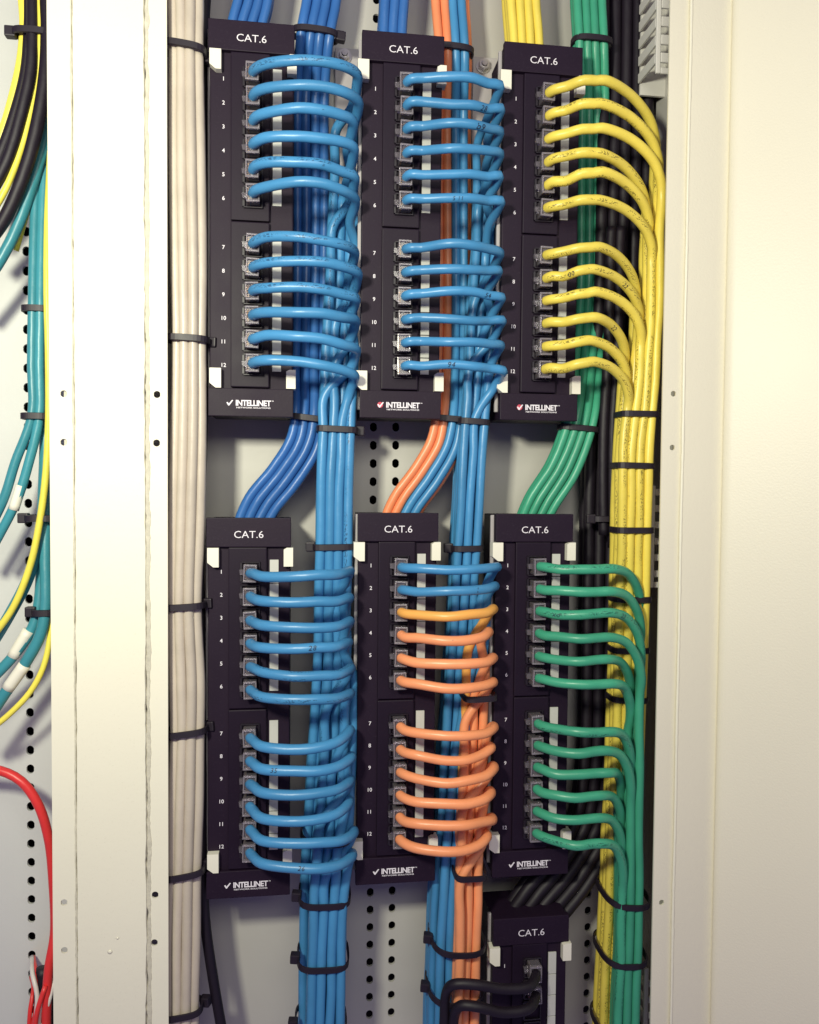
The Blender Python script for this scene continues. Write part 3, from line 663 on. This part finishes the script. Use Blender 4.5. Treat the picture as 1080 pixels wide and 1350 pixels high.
def duct(px, py0, py1, d, label, pitch, fing):
    a = U(px, py0, d); b_ = U(px, py1, d); t = empty('cable_duct', (a.x, d, b_.z)); tag(t, label, 'cable duct', 'slotted cable ducts on the right wall')
    L = a.z-b_.z; wdt = 34
    link('duct_back', MB().box(2, wdt, 30, 32, 0, L).mesh('duct_back'), M['duct'], t)
    z = 0
    link('duct_rim', MB().box(0, 3.2, 0, 2, 0, L, .4, 1).mesh('duct_rim'), M['duct'], t)
    link('duct_end', MB().box(3.4, wdt, 0, 2, 0, 4, .4, 1).mesh('duct_end'), M['duct'], t)
    me = MB().box(3.4, wdt, 0, 2, 0, fing, .4, 1).mesh('duct_finger'); me2 = MB().box(0, 1.8, 2.2, 29.8, 0, fing, .3, 1).mesh('duct_finger')
    z = 7.5
    while z+fing < L:
        link('duct_finger', me, M['duct'], t, (0, 0, z)); link('duct_finger', me2, M['duct'], t, (0, 0, z)); z += pitch
duct(868, -60, 96, -6, 'white slotted cable duct at the top beside the frame post', 12.0, 6.5)
duct(859, 640, 775, 4, 'white slotted cable duct right of the yellow bundle in the middle', 11.5, 4.6)
duct(850, 1278, 1440, 4, 'white slotted cable duct at the bottom right of the green bundle', 11.5, 4.6)

# ------------------------------------------------------------------ left compartment
def lc(name, pts, r, mat, label, group=None):
    return plain_cable(name, [U(*p) for p in pts], r, M[mat], label, 'cable', group)
GL = 'cables in the left compartment'
lc('earth_cable', [(26, -60, 8), (30, 0, 6), (32, 35, 5), (28, 80, 5), (17, 130, 5), (2, 180, 6), (-25, 240, 8)], 2.9, 'fyellow', 'yellow cable at the outer left of the thick black ones', GL)
lc('power_cable', [(42, -60, 4), (43, 0, 2), (43, 45, 0), (40, 95, -1), (28, 150, -1), (8, 215, 0), (-25, 275, 2)], 3.6, 'blackcable', 'thick black cable between two yellow cables, upper left corner', GL)
lc('power_cable', [(37, -60, 8), (38, 0, 6), (38, 45, 4), (34, 95, 4), (20, 150, 4), (0, 205, 4), (-30, 262, 6)], 3.4, 'blackcable', 'thick black cable left of the other two, upper left corner', GL)
lc('earth_cable', [(54, -60, 4), (53, 0, 2), (54, 45, 0), (50, 95, 2), (40, 150, 2), (25, 205, 2), (3, 258, 2), (-25, 300, 4)], 2.0, 'fyellow', 'thin yellow cable between the two thick black ones', GL)
lc('power_cable', [(62, -60, 4), (61, 0, 2), (62, 45, 0), (60, 95, -3), (50, 160, -4), (33, 225, -3), (5, 290, 0), (-25, 330, 2)], 3.9, 'blackcable', 'thick black cable nearest the post, upper left corner', GL)
lc('earth_cable', [(72, 40, 10), (67, 110, 8), (58, 170, 8), (44, 235, 9), (34, 280, 12), (20, 330, 14)], 2.2, 'fyellow', 'yellow cable lying along the teal cable behind black ones', GL)
lc('fibre_cable', [(80, 60, 12), (70, 130, 10), (60, 185, 8), (42, 245, 6), (20, 305, 6), (-4, 350, 6), (-40, 400, 8)], 3.35, 'teal', 'teal cable sweeping down to the left edge, upper', GL)
for k, (x, xb, yb) in enumerate(((44, 18, 640), (54, 36, 640))):
    lc('fibre_cable', [(x+6, 200, 12), (x+2, 280, 10), (x, 350, 8), (x-1, 408, 6), (x-2, 480, 6), (x-2, 548, 6), (xb+2, 610, 6), (xb-14, 660, 6), (xb-50, 730, 8)], 2.92, 'teal', ['left one of two teal cables tied together upright', 'right one of two teal cables tied together upright'][k], GL)
lc('fibre_cable', [(62, 240, 16), (58, 350, 14), (58, 450, 14), (60, 560, 14), (58, 640, 12), (54, 700, 10), (38, 760, 8), (14, 808, 8), (-30, 880, 8)], 3.61, 'teal', 'teal cable behind the yellow one bending left at mid height', GL)
lc('fibre_cable', [(68, 560, 14), (64, 640, 12), (60, 720, 8), (60, 800, 4), (54, 835, 3), (36, 870, 3), (4, 918, 4), (-30, 970, 6)], 3.61, 'teal', 'teal cable with a white label bending left, lowest', GL)
lc('fibre_cable', [(62, 600, 18), (56, 700, 16), (52, 790, 12), (44, 825, 10), (20, 862, 8), (-6, 890, 8), (-40, 920, 8)], 3.44, 'teal', 'teal cable with a white label just above the lowest one', GL)
lc('fibre_cable', [(67, 200, 4), (63, 290, 2), (62, 380, 0), (64, 470, 0), (64, 560, 0), (60, 630, 0), (52, 690, 0), (40, 745, 0), (18, 800, 0), (-10, 840, 0), (-40, 880, 0)], 2.2, 'fyellow', 'long yellow cable running beside the post then bending left', GL)
lc('fibre_cable', [(70, 780, 8), (66, 840, 6), (57, 880, 4), (40, 912, 3), (14, 940, 3), (-20, 968, 4)], 1.9, 'fyellow', 'yellow cable at the underside of the lowest teal cable', GL)
lc('power_cable', [(-40, 1012, 16), (0, 1016, 14), (28, 1030, 12), (50, 1060, 12), (64, 1105, 14), (70, 1160, 16), (72, 1230, 18), (64, 1280, 14), (60, 1400, 12)], 3.0, 'redcable', 'red cable arching in from the left edge', GL)
for k, (pts, r, mt, lb_) in enumerate((
    ([(42, 1262, 50), (43, 1285, 26), (49, 1312, 20), (47, 1350, 18), (46, 1420, 18)], 1.5, 'whitewire', 'white wire coming out of a plate hole, lower left'),
    ([(44, 1262, 52), (47, 1285, 28), (49, 1320, 24), (42, 1360, 22), (40, 1420, 22)], 1.5, 'redcable', 'red wire coming out of a plate hole, lower left'),
    ([(66, 1262, 20), (62, 1290, 14), (54, 1325, 12), (50, 1360, 12), (48, 1420, 12)], 1.4, 'whitewire', 'white wire beside the post, upper of two'),
    ([(72, 1290, 16), (66, 1315, 12), (58, 1345, 12), (50, 1420, 12)], 1.4, 'whitewire', 'white wire beside the post, lower of two'),
    ([(70, 1275, 22), (64, 1310, 18), (58, 1350, 18), (56, 1420, 18)], 1.7, 'redcable', 'red wire between the two white wires at the post'),
    ([(41, 1288, 50), (44, 1305, 30), (40, 1330, 24), (38, 1360, 22), (36, 1420, 22)], 1.4, 'redcable', 'second red wire coming out of a plate hole, lower left'),
    ([(60, 1300, 10), (50, 1330, 8), (46, 1355, 8), (44, 1420, 8)], 1.6, 'redcable', 'thin red wire in front of the white wires, lower left'),
    ([(57, 1276, 30), (54, 1310, 28), (54, 1350, 28), (54, 1420, 28)], 4.5, 'blackcable', 'black cable among the red and white wires, lower left'),
    ([(70, 1310, 26), (66, 1350, 24), (64, 1420, 24)], 4.2, 'blackcable', 'black cable tight against the post, lower left corner'))):
    lc('wire', pts, r, mt, lb_, GL)
tie(44, 45, 2, 11, 5.2, 'black cable tie round the thick black and yellow cables, upper left', roll=0, head=180)
tie(48, 408, 8, 7.6, 5, 'black cable tie round the teal cables, upper', roll=0)
tie(47, 549, 7, 7.6, 5, 'black cable tie round the teal cables, second', roll=0)
tie(56, 683, 8, 9, 8, 'black cable tie round the teal cables where they bend left', roll=0, head=178)
tie(60, 806, 8, 6.5, 8, 'black cable tie with curled strap by the lowest teal cables', roll=0, head=178)
def sleeve(p0, p1, r, label):
    a, b_ = U(*p0), U(*p1); pth = np.array([a+(b_-a)*t for t in np.linspace(0, 1, 6)])
    o = link('label_sleeve', tube_mesh('label_sleeve', pth, r, 14, origin=tuple(a)), M['clip'], None, a); tag(o, label, 'cable label', 'white labels on the teal cables')
sleeve((38, 831, 8.5), (17, 866, 8), 3.75, 'white label wrapped round the upper labelled teal cable')
sleeve((33, 876, 3), (10, 908, 3.6), 3.9, 'white label wrapped round the lowest teal cable')
sleeve((28, 640, 6), (18, 672, 6), 3.2, 'white label wrapped round the tied teal cables')
